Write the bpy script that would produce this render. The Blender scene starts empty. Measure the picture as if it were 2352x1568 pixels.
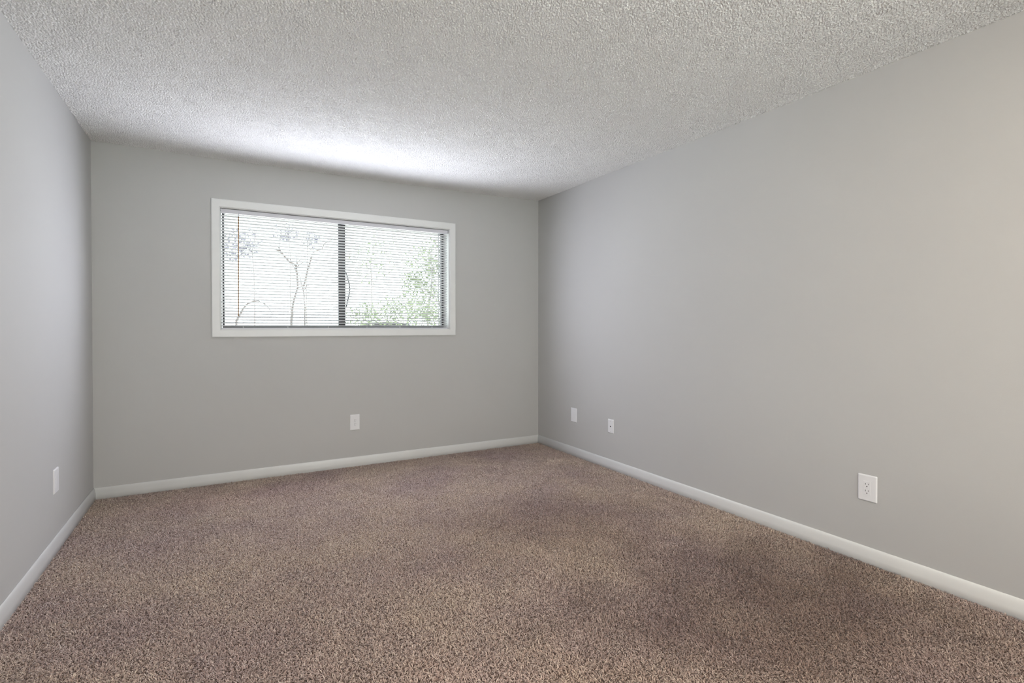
import bpy, bmesh, math, random
import numpy as np
from mathutils import Vector, Matrix, noise as mnoise

# ------------------------------------------------------------------ camera
W, H = 3.5875, 2.44           # room width, ceiling height (m); back wall is y = 0
YR = -5.30                    # rear wall (behind the camera)
F_PX, YAW, PITCH, ROLL = 1178.03, 0.501783, -0.0096447, -0.0002169
CAM = Vector((0.7672, -4.3889, 1.1717))
scene = bpy.context.scene
cam_data = bpy.data.cameras.new('camera')
cam = bpy.data.objects.new('camera', cam_data)
scene.collection.objects.link(cam)
fwd = Vector((math.sin(YAW)*math.cos(PITCH), math.cos(YAW)*math.cos(PITCH), math.sin(PITCH)))
rt = Vector((math.cos(YAW), -math.sin(YAW), 0))
up = rt.cross(fwd)
r_ = rt*math.cos(ROLL) + up*math.sin(ROLL)
u_ = -rt*math.sin(ROLL) + up*math.cos(ROLL)
M = Matrix.Identity(4)
for i in range(3):
    M[i][0], M[i][1], M[i][2], M[i][3] = r_[i], u_[i], -fwd[i], CAM[i]
cam.matrix_world = M
cam_data.sensor_width = 36
cam_data.sensor_fit = 'HORIZONTAL'
cam_data.lens = 36*F_PX/2352
cam_data.shift_x = 21.662/2352
cam_data.shift_y = -22.292/2352
cam_data.clip_start = 0.05
cam_data.clip_end = 300
scene.camera = cam

# ------------------------------------------------------------------ view and sky
scene.view_settings.view_transform = 'Standard'
scene.view_settings.look = 'None'
scene.view_settings.gamma = 1
scene.view_settings.use_curve_mapping = False
scene.view_settings.exposure = 0.0

SKY = 5.3
world = bpy.data.worlds.new('overcast_sky')
scene.world = world
world.use_nodes = True
nt = world.node_tree
nt.nodes.clear()
wo = nt.nodes.new('ShaderNodeOutputWorld')
bg = nt.nodes.new('ShaderNodeBackground')
tc = nt.nodes.new('ShaderNodeTexCoord')
sx = nt.nodes.new('ShaderNodeSeparateXYZ')
mr = nt.nodes.new('ShaderNodeMapRange')
mr.inputs['From Min'].default_value = -0.6
mr.inputs['From Max'].default_value = 0.6
cr = nt.nodes.new('ShaderNodeValToRGB')       # warmer towards the rear, cooler beyond the window
cr.color_ramp.elements[0].color = (1.0, 0.97, 0.93, 1)
cr.color_ramp.elements[1].color = (0.88, 0.95, 1.0, 1)
nt.links.new(tc.outputs['Generated'], sx.inputs[0])
nt.links.new(sx.outputs['Y'], mr.inputs['Value'])
nt.links.new(mr.outputs[0], cr.inputs[0])
nt.links.new(cr.outputs[0], bg.inputs['Color'])
bg.inputs['Strength'].default_value = SKY
nt.links.new(bg.outputs[0], wo.inputs[0])
world.cycles.sampling_method = 'AUTOMATIC'

sun_d = bpy.data.lights.new('sun', 'SUN')
sun_d.energy = 30.0
sun_d.angle = math.radians(3)
sun_d.color = (1.0, 0.99, 0.97)
sun = bpy.data.objects.new('sun', sun_d)
scene.collection.objects.link(sun)
sun.rotation_euler = Vector((0.25, 0.62, 0.85)).to_track_quat('Z', 'Y').to_euler()   # high, beyond the window

def portal(name, x0, x1, z0, z1, y, into):
    l = bpy.data.lights.new(name, 'AREA')
    l.shape = 'RECTANGLE'
    l.size, l.size_y = x1-x0, z1-z0
    l.cycles.is_portal = True
    o = bpy.data.objects.new(name, l)
    o.location = ((x0+x1)/2, y, (z0+z1)/2)
    o.rotation_euler = (math.radians(-90 if into < 0 else 90), 0, 0)
    scene.collection.objects.link(o)

# window openings
WX0, WX1, WZ0, WZ1 = 0.760, 2.615, 1.149, 2.068     # back window
RX0, RX1, RZ0, RZ1 = 0.25, 3.25, 0.10, 2.15         # large rear window, added and sized for fill light
WT = 0.17                                           # wall thickness
portal('window_light_helper', WX0, WX1, WZ0, WZ1, WT+0.01, -1)
portal('added_rear_daylight', RX0, RX1, RZ0, RZ1, YR-WT-0.01, 1)


# added unseen spots inside the blind, in place of daylight it throws in
for zi, dz in enumerate((1.32, 1.53, 1.74)):
    for xi in range(6):
        day_fill = bpy.data.lights.new('window_light_helper', 'SPOT')
        day_fill.energy = 5.8
        day_fill.color = (0.84, 0.875, 1.0)
        day_fill.spot_size = math.radians(178); day_fill.spot_blend = 0.65
        day_fill.shadow_soft_size = 0.0
        day_fill_o = bpy.data.objects.new('window_light_helper', day_fill)
        day_fill_o.location = (WX0+0.12+xi*(WX1-WX0-0.24)/5, -0.02, dz)
        day_fill_o.rotation_euler = (math.radians(-90+2), 0, 0)
        scene.collection.objects.link(day_fill_o)

# ------------------------------------------------------------------ helpers
def new_mat(name, color=(0.8, 0.8, 0.8), rough=0.6, metal=0.0, spec=0.5):
    m = bpy.data.materials.new(name)
    m.use_nodes = True
    b = m.node_tree.nodes['Principled BSDF']
    b.inputs['Base Color'].default_value = (*color, 1)
    b.inputs['Roughness'].default_value = rough
    b.inputs['Metallic'].default_value = metal
    b.inputs['Specular IOR Level'].default_value = spec
    return m

def noise_color(m, c1, c2, scale, detail=3, extra_bump=None):
    """procedural colour variation between c1 and c2"""
    n = m.node_tree; b = n.nodes['Principled BSDF']
    t = n.nodes.new('ShaderNodeTexCoord')
    tx = n.nodes.new('ShaderNodeTexNoise')
    tx.inputs['Scale'].default_value = scale
    tx.inputs['Detail'].default_value = detail
    n.links.new(t.outputs['Object'], tx.inputs['Vector'])
    rp = n.nodes.new('ShaderNodeValToRGB')
    rp.color_ramp.elements[0].position = 0.3
    rp.color_ramp.elements[1].position = 0.7
    rp.color_ramp.elements[0].color = (*c1, 1)
    rp.color_ramp.elements[1].color = (*c2, 1)
    n.links.new(tx.outputs['Fac'], rp.inputs[0])
    n.links.new(rp.outputs[0], b.inputs['Base Color'])
    if extra_bump:
        sc_, dist = extra_bump
        t2 = n.nodes.new('ShaderNodeTexNoise')
        t2.inputs['Scale'].default_value = sc_
        t2.inputs['Detail'].default_value = 4
        n.links.new(t.outputs['Object'], t2.inputs['Vector'])
        bp = n.nodes.new('ShaderNodeBump')
        bp.inputs['Strength'].default_value = 0.35
        bp.inputs['Distance'].default_value = dist
        n.links.new(t2.outputs['Fac'], bp.inputs['Height'])
        n.links.new(bp.outputs[0], b.inputs['Normal'])
    return m

def add_box(bm, x0, x1, y0, y1, z0, z1, bevel=0.0):
    g = bmesh.ops.create_cube(bm, size=1)
    vs = g['verts']
    bmesh.ops.scale(bm, vec=(x1-x0, y1-y0, z1-z0), verts=vs)
    bmesh.ops.translate(bm, vec=((x0+x1)/2, (y0+y1)/2, (z0+z1)/2), verts=vs)
    if bevel:
        es = list({e for v in vs for e in v.link_edges})
        bmesh.ops.bevel(bm, geom=es, offset=bevel, segments=2, profile=0.7, affect='EDGES')
    return vs

def add_cyl(bm, p0, p1, r0, r1=None, seg=10, cap=True):
    r1 = r0 if r1 is None else r1
    p0, p1 = Vector(p0), Vector(p1)
    d = p1-p0
    q = d.to_track_quat('Z', 'Y').to_matrix().to_4x4()
    bmesh.ops.create_cone(bm, cap_ends=cap, segments=seg, radius1=r0, radius2=r1, depth=d.length,
                          matrix=Matrix.Translation((p0+p1)/2) @ q)

def add_tube(bm, pts, radii, seg=8):
    """one continuous tapered tube through the points"""
    pts = [Vector(p) for p in pts]
    rings = []
    n = len(pts)
    prev = None
    for i, p in enumerate(pts):
        d = (pts[min(i+1, n-1)]-pts[max(i-1, 0)]).normalized()
        a = prev if prev is not None else (Vector((0, 1, 0)) if abs(d.y) < 0.9 else Vector((1, 0, 0)))
        a = (a-d*a.dot(d)).normalized()
        prev = a
        b = d.cross(a)
        rings.append([bm.verts.new(p+(a*math.cos(t)+b*math.sin(t))*radii[i])
                      for t in [2*math.pi*k/seg for k in range(seg)]])
    for i in range(n-1):
        for k in range(seg):
            bm.faces.new((rings[i][k], rings[i][(k+1) % seg], rings[i+1][(k+1) % seg], rings[i+1][k]))
    bm.faces.new(rings[0][::-1]); bm.faces.new(rings[-1])

def obj(name, bm, mat, parent=None, smooth=False):
    me = bpy.data.meshes.new(name)
    bmesh.ops.recalc_face_normals(bm, faces=bm.faces)
    bm.to_mesh(me); bm.free()
    me.materials.append(mat)
    if smooth:
        me.polygons.foreach_set('use_smooth', [True]*len(me.polygons))
    o = bpy.data.objects.new(name, me)
    scene.collection.objects.link(o)
    if parent: o.parent = parent
    return o

def thing(name, label, cat, loc=(0, 0, 0), rot=(0, 0, 0), group=None):
    o = bpy.data.objects.new(name, None)
    o.empty_display_size = 0.1
    o.location = loc; o.rotation_euler = rot
    o['label'] = label; o['category'] = cat
    if group: o['group'] = group
    scene.collection.objects.link(o)
    return o

def tag(o, label, cat, group=None, kind=None):
    o['label'] = label; o['category'] = cat
    if group: o['group'] = group
    if kind: o['kind'] = kind
    return o

def struct(o, label=None, cat=None):
    o['kind'] = 'structure'
    if label: o['label'] = label
    if cat: o['category'] = cat
    return o

# ------------------------------------------------------------------ materials
m_wall = new_mat('wall_paint', (0.52, 0.515, 0.495), 0.75, spec=0.25)
noise_color(m_wall, (0.507, 0.504, 0.498), (0.521, 0.518, 0.512), 1.2, 2, (220, 0.0006))
m_ceil = new_mat('ceiling_texture_paint', (0.89, 0.885, 0.87), 0.9, spec=0.1)
m_trim = new_mat('trim_paint', (0.70, 0.705, 0.69), 0.4)
noise_color(m_trim, (0.735, 0.74, 0.735), (0.765, 0.77, 0.765), 6, 3)
m_plate = new_mat('plate_plastic', (0.80, 0.80, 0.82), 0.3)
m_slot = new_mat('slot_dark', (0.02, 0.02, 0.022), 0.6)
m_screw = new_mat('screw_painted', (0.62, 0.62, 0.62), 0.4)
m_bronze = new_mat('bronze_aluminium', (0.045, 0.047, 0.055), 0.45)
m_rail = new_mat('blind_rail_enamel', (0.62, 0.62, 0.66), 0.4)
m_cord = new_mat('blind_cord', (0.8, 0.8, 0.8), 0.8)
m_wand = new_mat('amber_plastic', (0.30, 0.17, 0.08), 0.2)
m_back = new_mat('carpet_backing', (0.22, 0.165, 0.14), 1.0, spec=0)

m_slat = bpy.data.materials.new('blind_slat_vinyl')
m_slat.use_nodes = True
n = m_slat.node_tree
b = n.nodes['Principled BSDF']
b.inputs['Base Color'].default_value = (0.68, 0.68, 0.69, 1)
b.inputs['Roughness'].default_value = 0.45
tl = n.nodes.new('ShaderNodeBsdfTranslucent'); tl.inputs['Color'].default_value = (0.9, 0.9, 0.9, 1)
mx = n.nodes.new('ShaderNodeMixShader'); mx.inputs[0].default_value = 0.05
n.links.new(b.outputs[0], mx.inputs[1]); n.links.new(tl.outputs[0], mx.inputs[2])
n.links.new(mx.outputs[0], n.nodes['Material Output'].inputs['Surface'])

m_glass = bpy.data.materials.new('window_glass')
m_glass.use_nodes = True
n = m_glass.node_tree
n.nodes.remove(n.nodes['Principled BSDF'])
tp = n.nodes.new('ShaderNodeBsdfTransparent'); tp.inputs['Color'].default_value = (0.95, 0.97, 0.96, 1)
gl = n.nodes.new('ShaderNodeBsdfGlossy'); gl.inputs['Roughness'].default_value = 0.02
fr = n.nodes.new('ShaderNodeFresnel'); fr.inputs['IOR'].default_value = 1.3
mx = n.nodes.new('ShaderNodeMixShader')
n.links.new(fr.outputs[0], mx.inputs[0]); n.links.new(tp.outputs[0], mx.inputs[1]); n.links.new(gl.outputs[0], mx.inputs[2])
n.links.new(mx.outputs[0], n.nodes['Material Output'].inputs['Surface'])

# carpet pile: per-tuft tone plus soft lighter and darker patches
m_pile = bpy.data.materials.new('carpet_pile_fibre')
m_pile.use_nodes = True
n = m_pile.node_tree
b = n.nodes['Principled BSDF']
b.inputs['Roughness'].default_value = 0.9
b.inputs['Specular IOR Level'].default_value = 0.1
b.inputs['Sheen Weight'].default_value = 0.15
ge = n.nodes.new('ShaderNodeNewGeometry')
rp = n.nodes.new('ShaderNodeValToRGB')
e = rp.color_ramp.elements
e[0].position, e[0].color = 0.0, (0.380, 0.290, 0.263, 1)
e[1].position, e[1].color = 1.0, (0.722, 0.640, 0.578, 1)
for pos, c in ((0.25, (0.475, 0.385, 0.357)), (0.5, (0.532, 0.435, 0.404)), (0.75, (0.608, 0.515, 0.478))):
    k = e.new(pos); k.color = (*c, 1)
n.links.new(ge.outputs['Random Per Island'], rp.inputs[0])
t = n.nodes.new('ShaderNodeTexCoord')
tx = n.nodes.new('ShaderNodeTexNoise'); tx.inputs['Scale'].default_value = 1.6; tx.inputs['Detail'].default_value = 4
n.links.new(t.outputs['Object'], tx.inputs['Vector'])
rp2 = n.nodes.new('ShaderNodeValToRGB')
e = rp2.color_ramp.elements
e[0].position, e[0].color = 0.33, (0.86, 0.80, 0.82, 1)
e[1].position, e[1].color = 0.66, (1.10, 1.06, 0.96, 1)
n.links.new(tx.outputs['Fac'], rp2.inputs[0])
mm = n.nodes.new('ShaderNodeMix'); mm.data_type = 'RGBA'; mm.blend_type = 'MULTIPLY'
mm.inputs['Factor'].default_value = 1
n.links.new(rp.outputs[0], mm.inputs['A']); n.links.new(rp2.outputs[0], mm.inputs['B'])
last = mm.outputs['Result']
def tint_patch(cx, cy, rx, ry, col, f):
    """a broad tinted patch with ragged edges"""
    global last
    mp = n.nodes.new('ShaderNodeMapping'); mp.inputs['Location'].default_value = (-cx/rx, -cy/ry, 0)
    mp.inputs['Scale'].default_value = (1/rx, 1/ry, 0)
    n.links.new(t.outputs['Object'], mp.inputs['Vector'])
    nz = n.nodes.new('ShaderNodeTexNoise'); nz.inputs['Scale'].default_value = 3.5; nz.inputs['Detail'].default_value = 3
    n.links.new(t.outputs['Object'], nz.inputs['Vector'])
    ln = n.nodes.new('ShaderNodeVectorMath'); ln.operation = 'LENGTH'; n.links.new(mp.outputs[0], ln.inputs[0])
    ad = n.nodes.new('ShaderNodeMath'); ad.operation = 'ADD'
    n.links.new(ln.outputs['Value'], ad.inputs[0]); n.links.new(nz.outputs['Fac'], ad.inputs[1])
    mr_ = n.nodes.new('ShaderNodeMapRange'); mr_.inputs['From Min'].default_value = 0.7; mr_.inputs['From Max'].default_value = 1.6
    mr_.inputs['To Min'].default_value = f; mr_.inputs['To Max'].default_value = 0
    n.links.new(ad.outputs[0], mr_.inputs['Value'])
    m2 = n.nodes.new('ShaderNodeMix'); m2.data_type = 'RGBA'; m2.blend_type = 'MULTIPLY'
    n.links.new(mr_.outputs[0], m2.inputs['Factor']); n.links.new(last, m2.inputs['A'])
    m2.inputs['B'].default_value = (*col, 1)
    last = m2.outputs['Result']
tint_patch(2.85, -3.1, 1.15, 0.85, (0.46, 0.42, 0.41), 0.95)      # darker area at the front right
tint_patch(2.5, -1.9, 0.8, 0.6, (0.74, 0.70, 0.68), 0.8)
tint_patch(1.2, -3.2, 0.85, 0.5, (1.38, 1.36, 1.20), 0.95)        # lighter, yellower pile
tint_patch(0.9, -0.4, 0.9, 0.3, (1.04, 0.98, 1.02), 0.7)
n.links.new(last, b.inputs['Base Color'])

# ------------------------------------------------------------------ room shell
bm = bmesh.new(); add_box(bm, -0.17, W+0.17, YR-WT, WT, -0.16, -0.012)
struct(obj('floor', bm, m_back))

def wall(name, boxes):
    bm = bmesh.new()
    for bx in boxes: add_box(bm, *bx)
    return struct(obj(name, bm, m_wall))
ZT = H+0.10
wall('wall_back', [(-WT, WX0, 0, WT, -0.1, ZT), (WX1, W+WT, 0, WT, -0.1, ZT),
                   (WX0, WX1, 0, WT, -0.1, WZ0), (WX0, WX1, 0, WT, WZ1, ZT)])
wall('wall_left', [(-WT, 0, YR, 0, -0.1, ZT)])
wall('wall_right', [(W, W+WT, YR, 0, -0.1, ZT)])
wall('wall_rear', [(-WT, RX0, YR-WT, YR, -0.1, ZT), (RX1, W+WT, YR-WT, YR, -0.1, ZT),
                   (RX0, RX1, YR-WT, YR, -0.1, RZ0), (RX0, RX1, YR-WT, YR, RZ1, ZT)])

# ceiling: sprayed texture as real relief
def fft_noise(ny, nx, cell, lo, hi, seed, ang=0.0, aniso=1.0):
    """band-passed noise, wavelengths between lo and hi metres, unit variance"""
    rs = np.random.RandomState(seed)
    a = rs.standard_normal((ny, nx)).astype(np.float32)
    fy = np.fft.fftfreq(ny, cell)[:, None]; fx = np.fft.rfftfreq(nx, cell)[None, :]
    u = fx*math.cos(ang)+fy*math.sin(ang); v = (-fx*math.sin(ang)+fy*math.cos(ang))*aniso
    f = np.sqrt(u*u+v*v)
    g = np.exp(-(f*lo*0.75)**2)*(1-np.exp(-(f*hi)**2))
    r = np.fft.irfft2(np.fft.rfft2(a)*g, s=(ny, nx))
    return (r/r.std()).astype(np.float32)

def grid_object(name, xs, ys, Z, mat, flip):
    ny, nx = Z.shape
    X, Y = np.meshgrid(xs, ys)
    co = np.stack([X, Y, Z], -1).reshape(-1, 3).astype(np.float32)
    i = np.arange(ny*nx, dtype=np.int32).reshape(ny, nx)
    q = np.stack([i[:-1, :-1], i[:-1, 1:], i[1:, 1:], i[1:, :-1]], -1).reshape(-1, 4)
    if flip: q = q[:, ::-1]
    me = bpy.data.meshes.new(name)
    me.vertices.add(len(co)); me.vertices.foreach_set('co', co.ravel())
    me.loops.add(q.size); me.loops.foreach_set('vertex_index', q.ravel())
    me.polygons.add(len(q))
    me.polygons.foreach_set('loop_start', np.arange(0, q.size, 4, dtype=np.int32))
    me.polygons.foreach_set('use_smooth', np.ones(len(q), dtype=bool))
    me.update(calc_edges=True)
    me.materials.append(mat)
    o = bpy.data.objects.new(name, me)
    scene.collection.objects.link(o)
    return o

cell = 0.0030
YF = -3.95                                     # beyond this the relief lies behind the camera
xs = np.arange(-0.01, W+0.011, cell); ysf = np.arange(YF, 0.011, cell)
nyx = (len(ysf), len(xs))
relief = fft_noise(*nyx, cell, 0.0075, 0.016, 3)
relief = np.tanh(relief*1.5)*0.0043 + fft_noise(*nyx, cell, 0.012, 0.03, 5)*0.0005
blotch = fft_noise(*nyx, cell, 0.12, 0.5, 9)
relief *= (1.0+0.08*np.clip(blotch, -2, 2))
ysb = np.arange(YR-0.01, YF-0.001, 0.05)
ys = np.concatenate([ysb, ysf])
relief = np.concatenate([np.zeros((len(ysb), len(xs)), np.float32), relief])
X, Y = np.meshgrid(xs, ys)
# the board sags a little between the walls, as its edges show
sag = np.interp(xs, [0, 0.75, 1.70, 3.15, W], [-0.003, -0.009, -0.008, 0.002, 0.012])[None, :]*np.exp(Y/0.8)
sag = sag + 0.006*np.exp(-((Y+1.2)/0.6)**2)*(X/W)**2
# sprayed texture thickens into the corners
edge = np.minimum(np.minimum(X, W-X), np.minimum(-Y, Y-YR))
cove = -0.004*np.exp(-np.clip(edge, 0, 1)/0.025)
Z = H + sag + relief + cove
ceil = struct(grid_object('ceiling', xs, ys, Z, m_ceil, False))

# baseboards: bullnosed boards with a gently rounded top
def baseboard(name, p0, p1, inward, m0, m1):
    """p0->p1 along the wall foot; inward = unit vector into the room; m0/m1 mitre at the ends (1 = inner corner)"""
    prof = [(0, -0.012), (0.0135, -0.012), (0.0140, 0.030), (0.0135, 0.044), (0.0122, 0.055), (0.0100, 0.064),
            (0.0070, 0.071), (0.0035, 0.0750), (0, 0.0762)]
    p0, p1, inward = Vector(p0), Vector(p1), Vector(inward)
    d = (p1-p0).normalized()
    bm = bmesh.new(); rings = []
    for p, s, mt in ((p0, 1, m0), (p1, -1, m1)):
        rings.append([bm.verts.new(p+inward*(t+0.0003)+d*s*mt*t+Vector((0, 0, z))) for t, z in prof])
    k = len(prof)
    for i in range(k):
        bm.faces.new((rings[0][i], rings[0][(i+1) % k], rings[1][(i+1) % k], rings[1][i]))
    bm.faces.new(rings[0]); bm.faces.new(rings[1][::-1])
    o = obj(name, bm, m_trim)
    for p in o.data.polygons: p.use_smooth = len(p.vertices) == 4
    return struct(o)
baseboard('baseboard_back', (0, 0, 0), (W, 0, 0), (0, -1, 0), 1, 1)
baseboard('baseboard_left', (0, 0, 0), (0, YR, 0), (1, 0, 0), 1, 1)
baseboard('baseboard_right', (W, 0, 0), (W, YR, 0), (-1, 0, 0), 1, 1)
baseboard('baseboard_rear', (0, YR, 0), (W, YR, 0), (0, 1, 0), 1, 1)

# ------------------------------------------------------------------ back window
# flat casing with mitred corners and an eased edge
CX0, CX1, CZ0, CZ1 = 0.7057, 2.6729, 1.0939, 2.1273
def casing(name, o4, i4, y_wall, sgn, th=0.014):
    (ox0, ox1, oz0, oz1), (ix0, ix1, iz0, iz1) = o4, i4
    bm = bmesh.new()
    prof = [(0.0, 0.0), (0.0, th-0.003), (0.06, th-0.0008), (0.14, th), (0.93, th-0.001), (1.0, th-0.0035), (1.0, 0.0)]
    rings = []
    for (ax, az, bx, bz) in ((ox0, oz0, ix0, iz0), (ox1, oz0, ix1, iz0), (ox1, oz1, ix1, iz1), (ox0, oz1, ix0, iz1)):
        rings.append([bm.verts.new((ax+(bx-ax)*t, y_wall+sgn*(h+0.0003), az+(bz-az)*t)) for t, h in prof])
    for a in range(4):
        A, B = rings[a], rings[(a+1) % 4]
        for i in range(len(prof)):
            j = (i+1) % len(prof)
            bm.faces.new((A[i], A[j], B[j], B[i]))
    return struct(obj(name, bm, m_trim))
casing('trim_1', (CX0, CX1, CZ0, CZ1), (WX0, WX1, WZ0, WZ1), 0, -1)

win = thing('window_1', '', '', (0, 0, 0)); del win['label']; del win['category']
struct(win)
FY0, FY1 = 0.118, 0.165
# painted jamb lining of the opening
bm = bmesh.new()
t = 0.004
add_box(bm, WX0, WX0+t, 0.001, WT, WZ0, WZ1); add_box(bm, WX1-t, WX1, 0.001, WT, WZ0, WZ1)
add_box(bm, WX0+t, WX1-t, 0.001, WT, WZ0, WZ0+t); add_box(bm, WX0+t, WX1-t, 0.001, WT, WZ1-t, WZ1)
add_box(bm, WX0+t, WX0+0.014, FY0-0.004, FY1, WZ0+t, WZ1-t)
obj('jamb_lining', bm, m_trim, win)
GX0, GX1, GZ0, GZ1 = WX0+0.016, WX1-0.010, WZ0+0.005, WZ1-0.005
bm = bmesh.new()                      # outer bronze frame
add_box(bm, GX0, GX0+0.016, FY0, FY1, GZ0, GZ1, 0.001)
add_box(bm, GX1-0.018, GX1, FY0, FY1, GZ0, GZ1, 0.001)
add_box(bm, GX0+0.016, GX1-0.018, FY0, FY1, GZ0, GZ0+0.032, 0.001)
add_box(bm, GX0+0.016, GX1-0.018, FY0, FY1, GZ1-0.020, GZ1, 0.001)
obj('window_frame', bm, m_bronze, win)
SX0, SX1 = 1.646, 1.708               # the two meeting stiles
bm = bmesh.new()
add_box(bm, SX0, SX0+0.034, FY0+0.003, FY0+0.022, GZ0+0.032, GZ1-0.020, 0.001)
obj('meeting_stile', bm, m_bronze, win)
bm = bmesh.new()
add_box(bm, SX0+0.026, SX1, FY0+0.024, FY0+0.043, GZ0+0.032, GZ1-0.020, 0.001)
obj('meeting_stile', bm, m_bronze, win)
bm = bmesh.new()                      # thin glazing bead at the sash's far side
add_box(bm, GX1-0.036, GX1-0.033, FY0+0.024, FY0+0.040, GZ0+0.032, GZ1-0.020)
obj('glazing_bead', bm, m_bronze, win)
bm = bmesh.new(); add_box(bm, GX0+0.012, SX0+0.01, FY0+0.012, FY0+0.015, GZ0+0.02, GZ1-0.012)
obj('pane', bm, m_glass, win)
bm = bmesh.new(); add_box(bm, SX0+0.03, GX1-0.012, FY0+0.032, FY0+0.035, GZ0+0.02, GZ1-0.012)
obj('pane', bm, m_glass, win)
bm = bmesh.new()                      # bowed pull on the meeting stile
zz = np.linspace(1.345, 1.648, 13)
pts = [(SX1-0.006+0.042*math.sin(math.pi*min(1, max(0, (1.648-z)/0.30)))**0.9 if 0 else
        float(np.interp(z, [1.345, 1.395, 1.49, 1.545, 1.60, 1.648], [1.712, 1.724, 1.744, 1.737, 1.722, 1.706])), FY0+0.012, float(z)) for z in zz]
add_tube(bm, pts, [0.0055]*13, 6)
obj('pull_handle', bm, m_bronze, win, True)

# ------------------------------------------------------------------ blind
blind = thing('window_blind', 'white horizontal mini blind lowered over the window, slats tilted half open', 'blind', (1.68, 0.03, 2.062))
BX0, BX1 = 0.7695, 2.6035
def loc(bmx):  # build in world coordinates, then shift into the blind's frame
    bmesh.ops.translate(bmx, vec=(-1.68, -0.03, -2.062), verts=bmx.verts)
    return bmx
bm = bmesh.new()
add_box(bm, BX0, BX1, 0.010, 0.050, 2.0315, 2.0600, 0.0015)
add_box(bm, BX0, BX1, 0.0085, 0.010, 2.0285, 2.0335)      # rolled lower lip
obj('head_rail', loc(bm), m_rail, blind)
bm = bmesh.new()
add_box(bm, BX0, BX1, 0.018, 0.042, 1.1515, 1.1660, 0.003)
obj('bottom_rail', loc(bm), m_rail, blind)
NS, Z_HI, Z_LO = 38, 2.0110, 1.1800
pitch = (Z_HI-Z_LO)/(NS-1)
TILT = math.radians(21)
random.seed(4)
bm = bmesh.new()
for i in range(NS):
    zc = Z_HI-i*pitch+random.uniform(-0.0004, 0.0004)
    tlt = TILT+random.uniform(-0.015, 0.015)
    wd, crown = 0.025, 0.0022
    bx0 = BX0+random.uniform(-0.001, 0.001)
    top0, top1 = [], []
    prof = []
    for k in range(6):
        s = k/5-0.5
        y, z = s*wd, crown*(1-4*s*s)
        prof.append((0.030+y*math.cos(tlt)+z*math.sin(tlt), zc-y*math.sin(tlt)+z*math.cos(tlt)))
    up_ = [[bm.verts.new((x, y, z+0.00015)) for y, z in prof] for x in (bx0, BX1)]
    dn_ = [[bm.verts.new((x, y, z-0.00015)) for y, z in prof] for x in (bx0, BX1)]
    for k in range(5):
        bm.faces.new((up_[0][k], up_[0][k+1], up_[1][k+1], up_[1][k]))
        bm.faces.new((dn_[0][k+1], dn_[0][k], dn_[1][k], dn_[1][k+1]))
    for k in (0, 5):
        bm.faces.new((up_[0][k], up_[1][k], dn_[1][k], dn_[0][k]))
    for s in (0, 1):
        bm.faces.new(up_[s]+dn_[s][::-1])
obj('slats', loc(bm), m_slat, blind)
for lx in (0.915, 1.235, 1.545, 1.865, 2.155, 2.455):
    bm = bmesh.new()
    for y in (0.0165, 0.0435):
        add_cyl(bm, (lx, y, 1.160), (lx, y, 2.035), 0.0006, seg=5)
    obj('ladder_cord', loc(bm), m_cord, blind)
bm = bmesh.new()
add_cyl(bm, (0.883, -0.004, 1.262), (0.8865, 0.0035, 2.008), 0.0042, seg=6)
add_cyl(bm, (0.883, -0.004, 1.255), (0.883, -0.004, 1.264), 0.0055, seg=8)
wand = obj('tilt_wand', loc(bm), m_wand, blind)
wand['label'] = 'brown translucent tilt wand'
bm = bmesh.new()
add_tube(bm, [(0.8865, 0.012, 2.040), (0.8865, 0.002, 2.036), (0.8865, -0.0005, 2.024), (0.8865, 0.0035, 2.006)], [0.0035]*4, 8)
obj('wand_hook', loc(bm), m_rail, blind, True)

# ------------------------------------------------------------------ wall plates
def plate_mesh(w, h, th=0.006):
    bm = bmesh.new()
    prof = [(0.0, 0.0), (0.0, 0.0022), (0.0035, th-0.0006), (0.006, th)]
    rings = []
    for ins, z in prof:
        a, b = w/2-ins, h/2-ins
        ring = []
        rr = max(0.0035-ins*0.5, 0.001)
        for cx, cz, a0 in ((a-rr, b-rr, 0), (-a+rr, b-rr, 90), (-a+rr, -b+rr, 180), (a-rr, -b+rr, 270)):
            for k in range(4):
                t = math.radians(a0+k*30)
                ring.append(bm.verts.new((cx+rr*math.cos(t), -z, cz+rr*math.sin(t))))
        rings.append(ring)
    n_ = len(rings[0])
    for A, B in zip(rings, rings[1:]):
        for k in range(n_):
            bm.faces.new((A[k], A[(k+1) % n_], B[(k+1) % n_], B[k]))
    bm.faces.new(rings[-1]); bm.faces.new(rings[0][::-1])
    return bm
TH = 0.006
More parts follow.
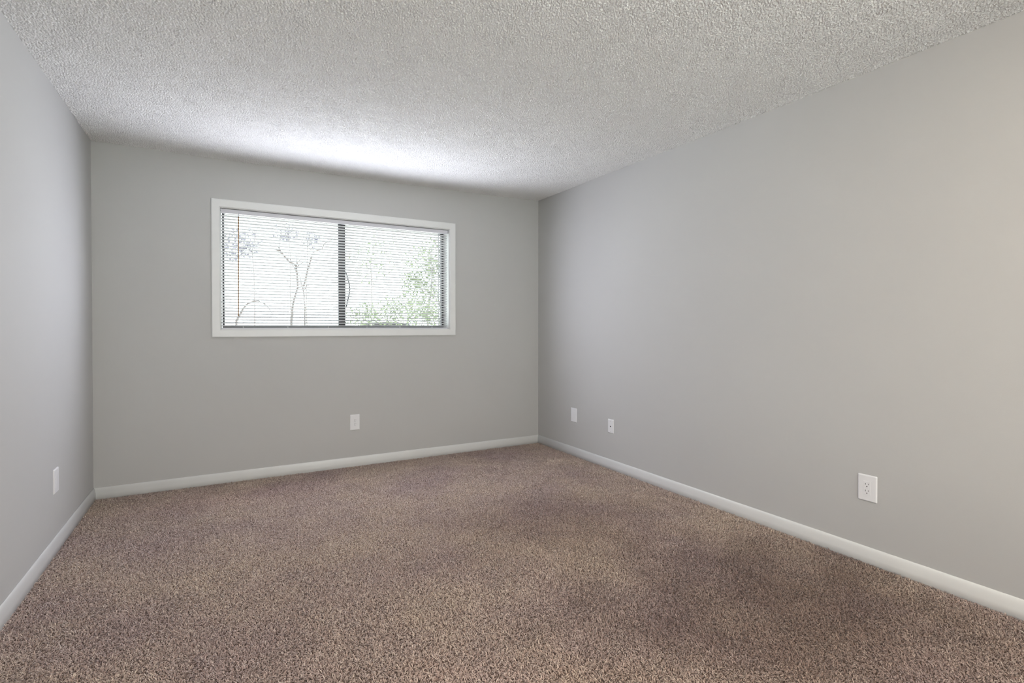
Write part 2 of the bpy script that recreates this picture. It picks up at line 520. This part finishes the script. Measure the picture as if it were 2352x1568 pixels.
def plate(name, label, loc_, rotz, w, h, kind, cat='outlet'):
    """faces -Y before rotation"""
    t = thing(name, label, cat, loc_, (0, 0, rotz))
    obj('cover_plate', plate_mesh(w, h), m_plate, t)
    def screw(z):
        bm = bmesh.new()
        add_cyl(bm, (0, -TH+0.0005, z), (0, -TH-0.0011, z), 0.0032, 0.0028, 12)
        s = obj('screw', bm, m_screw, t)
        bm = bmesh.new(); add_box(bm, -0.0024, 0.0024, -TH-0.0014, -TH-0.0010, z-0.0004, z+0.0004)
        obj('screw_slot', bm, m_slot, s)
    if kind == 'outlet':
        bm = bmesh.new(); add_box(bm, -0.0165, 0.0165, -TH-0.0012, -TH+0.0008, -0.0335, 0.0335, 0.0008)
        r = obj('receptacle', bm, m_plate, t)
        for zo in (0.0165, -0.0165):
            for x, hh in ((-0.0064, 0.0040), (0.0064, 0.0033)):
                bm = bmesh.new(); add_box(bm, x-0.0010, x+0.0010, -TH-0.0015, -TH, zo+0.0035-hh, zo+0.0035+hh)
                obj('slot', bm, m_slot, r)
            bm = bmesh.new(); add_cyl(bm, (0, -TH-0.0015, zo-0.0085), (0, -TH, zo-0.0085), 0.0026, seg=12)
            obj('ground_hole', bm, m_slot, r)
        bm = bmesh.new(); add_box(bm, -0.003, 0.003, -TH-0.0014, -TH, -0.0008, 0.0008)
        obj('strap_mark', bm, m_screw, r)
    elif kind == 'blank':
        bm = bmesh.new(); add_box(bm, -0.0165, 0.0165, -TH-0.0010, -TH+0.0008, -0.0335, 0.0335, 0.0008)
        obj('blank_insert', bm, m_plate, t)
    elif kind == 'jack':
        for z in (0.0415, -0.0415): screw(z)
        bm = bmesh.new(); add_box(bm, -0.009, 0.009, -TH-0.0012, -TH+0.0005, -0.010, 0.010, 0.0008)
        j = obj('jack_module', bm, m_plate, t)
        bm = bmesh.new()
        add_box(bm, -0.0058, 0.0058, -TH-0.0016, -TH, -0.0045, 0.0030)
        add_box(bm, -0.003, 0.003, -TH-0.0016, -TH, -0.0065, -0.0045)
        obj('jack_opening', bm, m_slot, j)
    return t
plate('electrical_outlet', 'white two-socket electrical outlet on the back wall below the window', (1.7525, 0, 0.3672), 0, 0.079, 0.130, 'outlet')
plate('electrical_outlet', 'large white two-socket outlet low on the right wall, nearest the camera', (W, -3.030, 0.3690), math.radians(-90), 0.086, 0.131, 'outlet')
plate('blank_cover_plate', 'plain white cover plate low on the left wall, seen nearly edge-on', (0, -0.904, 0.3655), math.radians(90), 0.086, 0.128, 'blank', 'wall plate')
plate('blank_cover_plate', 'plain white cover plate on the right wall nearest the room corner', (W, -0.606, 0.3670), math.radians(-90), 0.086, 0.128, 'blank', 'wall plate')
plate('phone_jack', 'small white wall plate with one black jack opening and two screws', (W, -1.1115, 0.3510), math.radians(-90), 0.071, 0.114, 'jack', 'wall jack')

# ------------------------------------------------------------------ rear window (behind the camera, unseen, added to light the room)
rw = thing('added_rear_window', '', '', (0, 0, 0)); del rw['label']; del rw['category']
struct(rw)
bm = bmesh.new()
y0, y1 = YR-0.13, YR-0.08
add_box(bm, RX0, RX0+0.04, y0, y1, RZ0, RZ1); add_box(bm, RX1-0.04, RX1, y0, y1, RZ0, RZ1)
add_box(bm, RX0+0.04, RX1-0.04, y0, y1, RZ0, RZ0+0.04); add_box(bm, RX0+0.04, RX1-0.04, y0, y1, RZ1-0.04, RZ1)
xm = (RX0+RX1)/2
add_box(bm, xm-0.03, xm+0.03, y0, y1, RZ0+0.04, RZ1-0.04)
obj('window_frame', bm, m_bronze, rw)
for a, b_ in ((RX0+0.04, xm-0.03), (xm+0.03, RX1-0.04)):
    bm = bmesh.new(); add_box(bm, a, b_, YR-0.107, YR-0.103, RZ0+0.04, RZ1-0.04)
    obj('pane', bm, m_glass, rw)
casing('added_window_trim', (RX0-0.055, RX1+0.055, RZ0-0.055, RZ1+0.055), (RX0, RX1, RZ0, RZ1), YR, 1)

# ------------------------------------------------------------------ ceiling lamp behind the camera
LX, LY = 1.95, -4.30
lamp = thing('ceiling_lamp', 'round flush ceiling lamp with a lit frosted glass bowl', 'lamp', (LX, LY, 2.44))
bm = bmesh.new(); add_cyl(bm, (0, 0, -0.002), (0, 0, -0.035), 0.17, 0.165, 32)
obj('lamp_base', bm, m_rail, lamp)
m_bowl = bpy.data.materials.new('lit_frosted_glass'); m_bowl.use_nodes = True
b = m_bowl.node_tree.nodes['Principled BSDF']
b.inputs['Base Color'].default_value = (0.8, 0.78, 0.72, 1)
b.inputs['Emission Color'].default_value = (1.0, 0.83, 0.64, 1)
LAMP = 57.0
b.inputs['Emission Strength'].default_value = LAMP
bm = bmesh.new()
bmesh.ops.create_uvsphere(bm, u_segments=32, v_segments=16, radius=0.2)
bmesh.ops.delete(bm, geom=[v for v in bm.verts if v.co.z > 0.001], context='VERTS')
bmesh.ops.scale(bm, vec=(1, 1, 0.55), verts=bm.verts)
bmesh.ops.translate(bm, vec=(0, 0, -0.036), verts=bm.verts)
obj('lamp_bowl', bm, m_bowl, lamp, True)

# ------------------------------------------------------------------ carpet pile
def value_field(px, py, cell, seed, lo=0.25, hi=0.9):
    nx, ny = int((W+0.4)/cell), int((-YR+0.4)/cell)
    f = fft_noise(ny, nx, cell, lo, hi, seed)
    ix = np.clip(((px+0.1)/cell).astype(int), 0, nx-1); iy = np.clip(((py-YR+0.1)/cell).astype(int), 0, ny-1)
    return f[iy, ix]

def make_pile():
    rs = np.random.RandomState(11)
    def lattice(sp, y0, y1):
        PX, PY = np.meshgrid(np.arange(0.010, W-0.010, sp), np.arange(y0, y1, sp))
        return ((PX+rs.uniform(-.5, .5, PX.shape)*sp).ravel(), (PY+rs.uniform(-.5, .5, PX.shape)*sp).ravel(),
                np.full(PX.size, sp/0.0047))
    a = lattice(0.0047, -4.1, -0.010); b_ = lattice(0.0094, YR+0.012, -4.1)   # coarser behind the camera
    px, py, sc = (np.concatenate(t) for t in zip(a, b_))
    N = len(px)
    # nap direction: swept patches left by feet and the vacuum
    lx = value_field(px, py, 0.02, 21, 0.20, 0.9); ly = value_field(px, py, 0.02, 22, 0.20, 0.9)
    sx_ = value_field(px, py, 0.008, 23, 0.022, 0.05); sy_ = value_field(px, py, 0.008, 24, 0.022, 0.05)
    leanx = 0.50*lx+0.80*sx_+rs.normal(0, 0.65, N)
    leany = 0.10+0.55*ly+0.80*sy_+rs.normal(0, 0.65, N)
    L = rs.uniform(0.0095, 0.0150, N)*sc
    h = np.sqrt(leanx**2+leany**2)+1e-6
    dx, dy = leanx/h, leany/h
    ang = np.clip(0.35+h*0.9, 0, 1.6)            # bend from vertical
    wv = rs.uniform(0.0024, 0.0038, N)*sc
    th = rs.uniform(0, 2*math.pi, N)
    wx, wy = np.cos(th), np.sin(th)
    V = np.zeros((N, 6, 3), np.float32)
    cx, cy, cz = px.copy(), py.copy(), np.full(N, -0.0075)
    for k in range(3):
        if k:
            a = np.minimum(ang*(0.45, 1.40)[k-1], 1.95)
            cx = cx+dx*np.sin(a)*L*0.55; cy = cy+dy*np.sin(a)*L*0.55; cz = cz+np.cos(a)*L*0.55
        hw = wv*(1.0, 1.1, 0.62)[k]/2
        tw = 0.5*k
        ux = wx*math.cos(tw)-wy*math.sin(tw); uy = wx*math.sin(tw)+wy*math.cos(tw)
        V[:, 2*k, 0] = cx-ux*hw; V[:, 2*k, 1] = cy-uy*hw; V[:, 2*k, 2] = cz
        V[:, 2*k+1, 0] = cx+ux*hw; V[:, 2*k+1, 1] = cy+uy*hw; V[:, 2*k+1, 2] = cz
    V[:, :, 0] = np.clip(V[:, :, 0], 0.0005, W-0.0005)
    V[:, :, 1] = np.clip(V[:, :, 1], YR+0.0005, -0.0005)
    base = (np.arange(N, dtype=np.int32)*6)[:, None]
    q = np.concatenate([base+np.array([[0, 1, 3, 2]]), base+np.array([[2, 3, 5, 4]])], 1).reshape(-1, 4).astype(np.int32)
    me = bpy.data.meshes.new('carpet_pile')
    me.vertices.add(N*6); me.vertices.foreach_set('co', V.ravel())
    me.loops.add(q.size); me.loops.foreach_set('vertex_index', q.ravel())
    me.polygons.add(len(q)); me.polygons.foreach_set('loop_start', np.arange(0, q.size, 4, dtype=np.int32))
    me.polygons.foreach_set('use_smooth', np.ones(len(q), dtype=bool))
    me.update(calc_edges=True)
    me.materials.append(m_pile)
    o = bpy.data.objects.new('carpet_pile', me)
    scene.collection.objects.link(o)
    return o
tag(make_pile(), 'brown tufted wall-to-wall carpet pile covering the whole floor', 'carpet', kind='stuff')

# ------------------------------------------------------------------ outside
m_lawn = new_mat('lawn', (0.25, 0.27, 0.17), 0.9); noise_color(m_lawn, (0.42, 0.43, 0.42), (0.49, 0.50, 0.49), 0.6, 5)
m_bark = new_mat('bark', (0.22, 0.18, 0.17), 0.9); noise_color(m_bark, (0.05, 0.043, 0.042), (0.09, 0.08, 0.078), 8, 4)
m_pbark = new_mat('pale_bark', (0.2, 0.2, 0.2), 0.9); noise_color(m_pbark, (0.15, 0.14, 0.14), (0.20, 0.19, 0.19), 8, 4)
m_leaf = new_mat('leaf_green', (0.22, 0.30, 0.15), 0.7); noise_color(m_leaf, (0.09, 0.12, 0.07), (0.15, 0.19, 0.11), 1.5, 3)
m_leaf2 = new_mat('leaf_grey', (0.25, 0.25, 0.30), 0.7); noise_color(m_leaf2, (0.10, 0.10, 0.13), (0.15, 0.15, 0.19), 1.5, 3)
bm = bmesh.new(); add_box(bm, -90, 110, -90, -6.5, -0.5, -0.25); add_box(bm, -90, 110, 3.2, 120, -0.5, -0.25)
g = obj('ground', bm, m_lawn); struct(g)
m_bounce = new_mat('bounce_slab_pale', (0.75, 0.75, 0.74), 0.9)
noise_color(m_bounce, (0.72, 0.72, 0.71), (0.80, 0.80, 0.79), 3, 4)
bm = bmesh.new(); add_box(bm, -3, 7, WT+0.001, 3.2, -0.5, -0.22)  # unseen pale slab added to bounce daylight up onto the ceiling
struct(obj('bounce_slab', bm, m_bounce))

def at(px, py, Y):
    """point at depth plane y = Y seen at photo pixel (px, py)"""
    d = fwd*F_PX + r_*(px-1176+21.662) + u_*(784-22.292-py)
    return CAM + d*((Y-CAM.y)/d.y)

def branchlets(bm, p, d, r, depth, rnd):
    if depth == 0 or r < 0.002: return
    ln = 0.22*depth*rnd.uniform(0.7, 1.3)
    pts = [p]
    q, dd = p.copy(), d.copy()
    for k in range(4):
        dd = (dd+Vector((rnd.uniform(-.35, .35), rnd.uniform(-.35, .35), rnd.uniform(-.2, .35)))).normalized()
        q = q+dd*ln/4
        pts.append(q.copy())
    rad = [r*(1-0.16*k) for k in range(5)]
    add_tube(bm, pts, rad, 5)
    for k in range(2):
        nd = (dd+Vector((rnd.uniform(-.9, .9), rnd.uniform(-.9, .9), rnd.uniform(-.2, .7)))).normalized()
        branchlets(bm, pts[rnd.choice((3, 4))], nd, rad[-1]*0.8, depth-1, rnd)

def bare_tree(label, chains, Y, seed, tips=3):
    """chains: lists of (px, py, radius m, depth offset)"""
    rnd = random.Random(seed)
    bm = bmesh.new()
    for ch in chains:
        pts = [at(a, b, Y+dy) for a, b, r, dy in ch]
        rad = [c[2] for c in ch]
        # resample smoothly
        P, R = [], []
        for i in range(len(pts)-1):
            for k in range(3):
                t = k/3
                P.append(pts[i].lerp(pts[i+1], t)+Vector((rnd.uniform(-1, 1), rnd.uniform(-1, 1), rnd.uniform(-1, 1)))*0.008)
                R.append(rad[i]*(1-t)+rad[i+1]*t)
        P.append(pts[-1]); R.append(rad[-1])
        add_tube(bm, P, R, 7)
        for k in range(tips):
            i = rnd.randrange(len(P)//2, len(P))
            d = (P[i]-P[i-1]).normalized()+Vector((rnd.uniform(-1, 1), rnd.uniform(-1, 1), rnd.uniform(-.3, 1)))
            branchlets(bm, P[i], d.normalized(), R[i]*0.55, 2, rnd)
    o = obj('bare_tree', bm, m_bark, None, True)
    return tag(o, label, 'tree', 'bare trees outside the window')

G = -0.27
def gpx(px, Y):     # pixel row where the ground is at plane Y
    z = G; c = CAM
    base = at(px, 750, Y)
    P = Vector((base.x, base.y, z)); d = P-c
    return 784-22.292-(d.dot(u_)/d.dot(fwd))*F_PX
Yt = 6.0
bare_tree('bare forked tree outside the left pane, its limbs spreading in a wide V', [
    [(668, gpx(668, Yt), 0.045, 0), (670, 735, 0.022, 0), (673, 700, 0.019, 0), (684, 660, 0.018, 0), (681, 625, 0.020, 0), (680, 610, 0.022, 0)],
    [(680, 610, 0.022, 0), (663, 599, 0.020, -.1), (650, 584, 0.018, -.2), (640, 576, 0.015, -.2), (627, 570, 0.009, -.3)],
    [(680, 610, 0.018, 0), (686, 600, 0.012, .1), (693, 591, 0.006, .2)],
    [(684, 660, 0.020, 0), (698, 655, 0.018, .1), (712, 602, 0.018, .2), (716, 590, 0.017, .2), (720, 578, 0.016, .3), (738, 573, 0.012, .4), (746, 558, 0.010, .5), (755, 554, 0.009, .6), (773, 545, 0.004, .8)],
    [(720, 578, 0.012, .3), (712, 572, 0.008, .2), (705, 563, 0.004, .1)],
], Yt, 3)
bare_tree('low arching bare sapling outside the lower left corner of the window', [
    [(536, gpx(536, 5.0), 0.030, 0), (543, 737, 0.018, 0), (555, 716, 0.017, 0), (566, 700, 0.015, 0), (578, 692, 0.013, 0), (592, 691, 0.011, 0), (608, 698, 0.009, .1), (620, 710, 0.007, .1), (628, 724, 0.004, .2)],
], 5.0, 8, 2)
bare_tree('slim bare tree with knobbly twigs, right of the forked tree', [
    [(702, gpx(702, 8.0), 0.030, 0), (700, 700, 0.014, 0), (697, 668, 0.014, 0), (706, 655, 0.014, 0), (716, 652, 0.006, .2)],
    [(697, 668, 0.016, 0), (690, 640, 0.010, .1), (684, 622, 0.004, .2)],
], 8.0, 12, 3)

def leaf_mesh(bm, c, rad, n_, size, rnd):
    for _ in range(n_):
        while True:
            v = Vector((rnd.uniform(-1, 1), rnd.uniform(-1, 1), rnd.uniform(-1, 1)))
            if 0.1 < v.length < 1: break
        v = Vector((v.x*rad[0], v.y*rad[1], v.z*rad[2]))
        p = Vector(c)+v
        a = Vector((rnd.gauss(0, 1), rnd.gauss(0, 1), rnd.gauss(0, 1))).normalized()
        b = a.cross(Vector((rnd.gauss(0, 1), rnd.gauss(0, 1), rnd.gauss(0, 1)))).normalized()
        s = size*rnd.uniform(0.6, 1.3)
        vs = [bm.verts.new(p-a*s), bm.verts.new(p-b*s*0.45+a*0.1*s), bm.verts.new(p+a*s), bm.verts.new(p+b*s*0.45+a*0.1*s)]
        bm.faces.new(vs)

def leafy(name, label, cat, px, Y, top_px, blobs, mat, leaf, trunk_r, group=None, seed=1):
    """tree or shrub: blobs = (px, py, radius m, leaves)"""
    rnd = random.Random(seed)
    base = at(px, 750, Y); base.z = G
    top = at(px, top_px, Y)
    t = thing(name, label, cat, base, (0, 0, 0), group)
    bm = bmesh.new()
    k = 6
    pts = [base.lerp(top, i/k)+Vector((rnd.uniform(-1, 1), rnd.uniform(-1, 1), 0))*0.02*i for i in range(k+1)]
    add_tube(bm, [p-base for p in pts], [trunk_r*(1-0.11*i) for i in range(k+1)], 8)
    for (bx, by, rr, nl) in blobs:
        c = at(bx, by, Y+rnd.uniform(-.5, .5))
        st = min(pts, key=lambda p: (p-c).length+max(0, p.z-c.z)*2)
        mid = st.lerp(c, 0.5)+Vector((0, 0, 0.1*rr))
        add_tube(bm, [st-base, mid-base, c-base], [trunk_r*0.35, trunk_r*0.25, trunk_r*0.1], 6)
    obj('trunk', bm, m_pbark, t, True)
    bm = bmesh.new()
    for (bx, by, rr, nl) in blobs:
        c = at(bx, by, Y)
        leaf_mesh(bm, c-base, (rr, rr, rr*0.75), nl, leaf, rnd)
    obj('foliage', bm, mat, t)
    return t
leafy('leafy_tree', 'thin green leafy tree outside the right side of the right pane', 'tree', 985, 9, 575,
      [(965, 600, .55, 260), (992, 640, .6, 320), (960, 665, .5, 260), (1000, 575, .5, 160), (985, 700, .6, 320), (1003, 610, .4, 200), (945, 640, .35, 120)], m_leaf, 0.055, 0.05, 'green growth outside the right pane', 5)
leafy('leafy_tree', 'sparse pale tree beyond the top of the right pane, nearest the dark stile', 'tree', 855, 16, 560,
      [(835, 590, .7, 90), (870, 570, .8, 100), (850, 630, .7, 80), (885, 615, .6, 70)], m_leaf, 0.07, 0.04, 'green growth outside the right pane', 6)
for lb, px, Y, bl, sd in (
        ('low green shrub outside, at the left bottom of the right pane', 838, 10, [(830, 727, .5, 260), (848, 722, .45, 220)], 7),
        ('larger green shrub outside, under the middle of the right pane', 895, 12, [(880, 722, .5, 220), (903, 700, .45, 200), (915, 722, .5, 260), (925, 690, .3, 90)], 8),
        ('green shrub outside at the right bottom of the right pane', 972, 8, [(960, 720, .5, 260), (990, 722, .45, 240)], 9)):
    leafy('shrub', lb, 'shrub', px, Y, 728, bl, m_leaf, 0.05, 0.03, 'green growth outside the right pane', sd)
leafy('dark_leaved_tree', 'tall greyish-leaved tree behind the wand at the left of the window', 'tree', 583, 15, 520,
      [(545, 560, .55, 150), (562, 552, .6, 160), (540, 585, .35, 60), (570, 575, .35, 70)], m_leaf2, 0.07, 0.035, 'tall trees beyond the left pane', 10)
leafy('pine_tree', 'tall pine beyond the left pane, left of the pair of trunks', 'tree', 668, 22, 505,
      [(655, 533, .6, 110), (668, 540, .5, 80)], m_leaf2, 0.09, 0.045, 'tall trees beyond the left pane', 11)
leafy('pine_tree', 'tall pine beyond the left pane, right of the pair of trunks', 'tree', 705, 25, 505,
      [(712, 552, .6, 120), (720, 546, .45, 70)], m_leaf2, 0.09, 0.05, 'tall trees beyond the left pane', 12)

# parked car far outside; only its roof clears the window's bottom edge
m_car = new_mat('car_paint', (0.03, 0.035, 0.04), 0.25)
m_cglass = new_mat('car_glass', (0.01, 0.012, 0.014), 0.08)
m_tyre = new_mat('tyre_rubber', (0.02, 0.02, 0.02), 0.9)
cc = at(905, 750, 36); cc.z = -0.25
car = thing('van', 'dark parked van far outside, its roof just above the blind\'s bottom rail', 'van', cc, (0, 0, -YAW*0.9))
bm = bmesh.new()
prof = [(-2.6, 0.30), (-2.62, 0.75), (-2.58, 1.1), (-2.42, 1.66), (-1.8, 1.79), (-0.6, 1.83), (0.5, 1.82), (1.2, 1.74), (1.9, 1.14), (2.5, 1.0), (2.7, 0.78), (2.72, 0.32)]
sides = []
for y, s in ((-0.88, 0.0), (-0.80, 1.0), (0.80, 1.0), (0.88, 0.0)):
    sides.append([bm.verts.new((x, y*(1 if z < 1.1 else 0.86), z if s or z < 1.0 else z*0.985)) for x, z in prof])
for A, B in zip(sides, sides[1:]):
    for k in range(len(prof)):
        j = (k+1) % len(prof)
        bm.faces.new((A[k], B[k], B[j], A[j]))
bm.faces.new(sides[0][::-1]); bm.faces.new(sides[-1])
body = obj('body', bm, m_car, car)
for sgn in (-1, 1):
    for pl in ([(-2.3, 1.12), (-2.15, 1.58), (-0.42, 1.66), (-0.42, 1.12)], [(-0.34, 1.12), (-0.34, 1.66), (0.95, 1.60), (1.50, 1.14)]):
        bm = bmesh.new()
        a = [bm.verts.new((x, sgn*0.775, z)) for x, z in pl]; b2 = [bm.verts.new((x, sgn*0.765, z)) for x, z in pl]
        bm.faces.new(a); bm.faces.new(b2[::-1])
        for k in range(4): bm.faces.new((a[k], a[(k+1) % 4], b2[(k+1) % 4], b2[k]))
        obj('side_window', bm, m_cglass, car)
    for x in (-1.65, 1.65):
        bm = bmesh.new()
        add_cyl(bm, (x, sgn*0.70, 0.33), (x, sgn*0.90, 0.33), 0.33, seg=24)
        wh = obj('wheel', bm, m_tyre, car)
        bm = bmesh.new(); add_cyl(bm, (x, sgn*0.89, 0.33), (x, sgn*0.915, 0.33), 0.20, seg=16)
        obj('hubcap', bm, m_rail, wh)
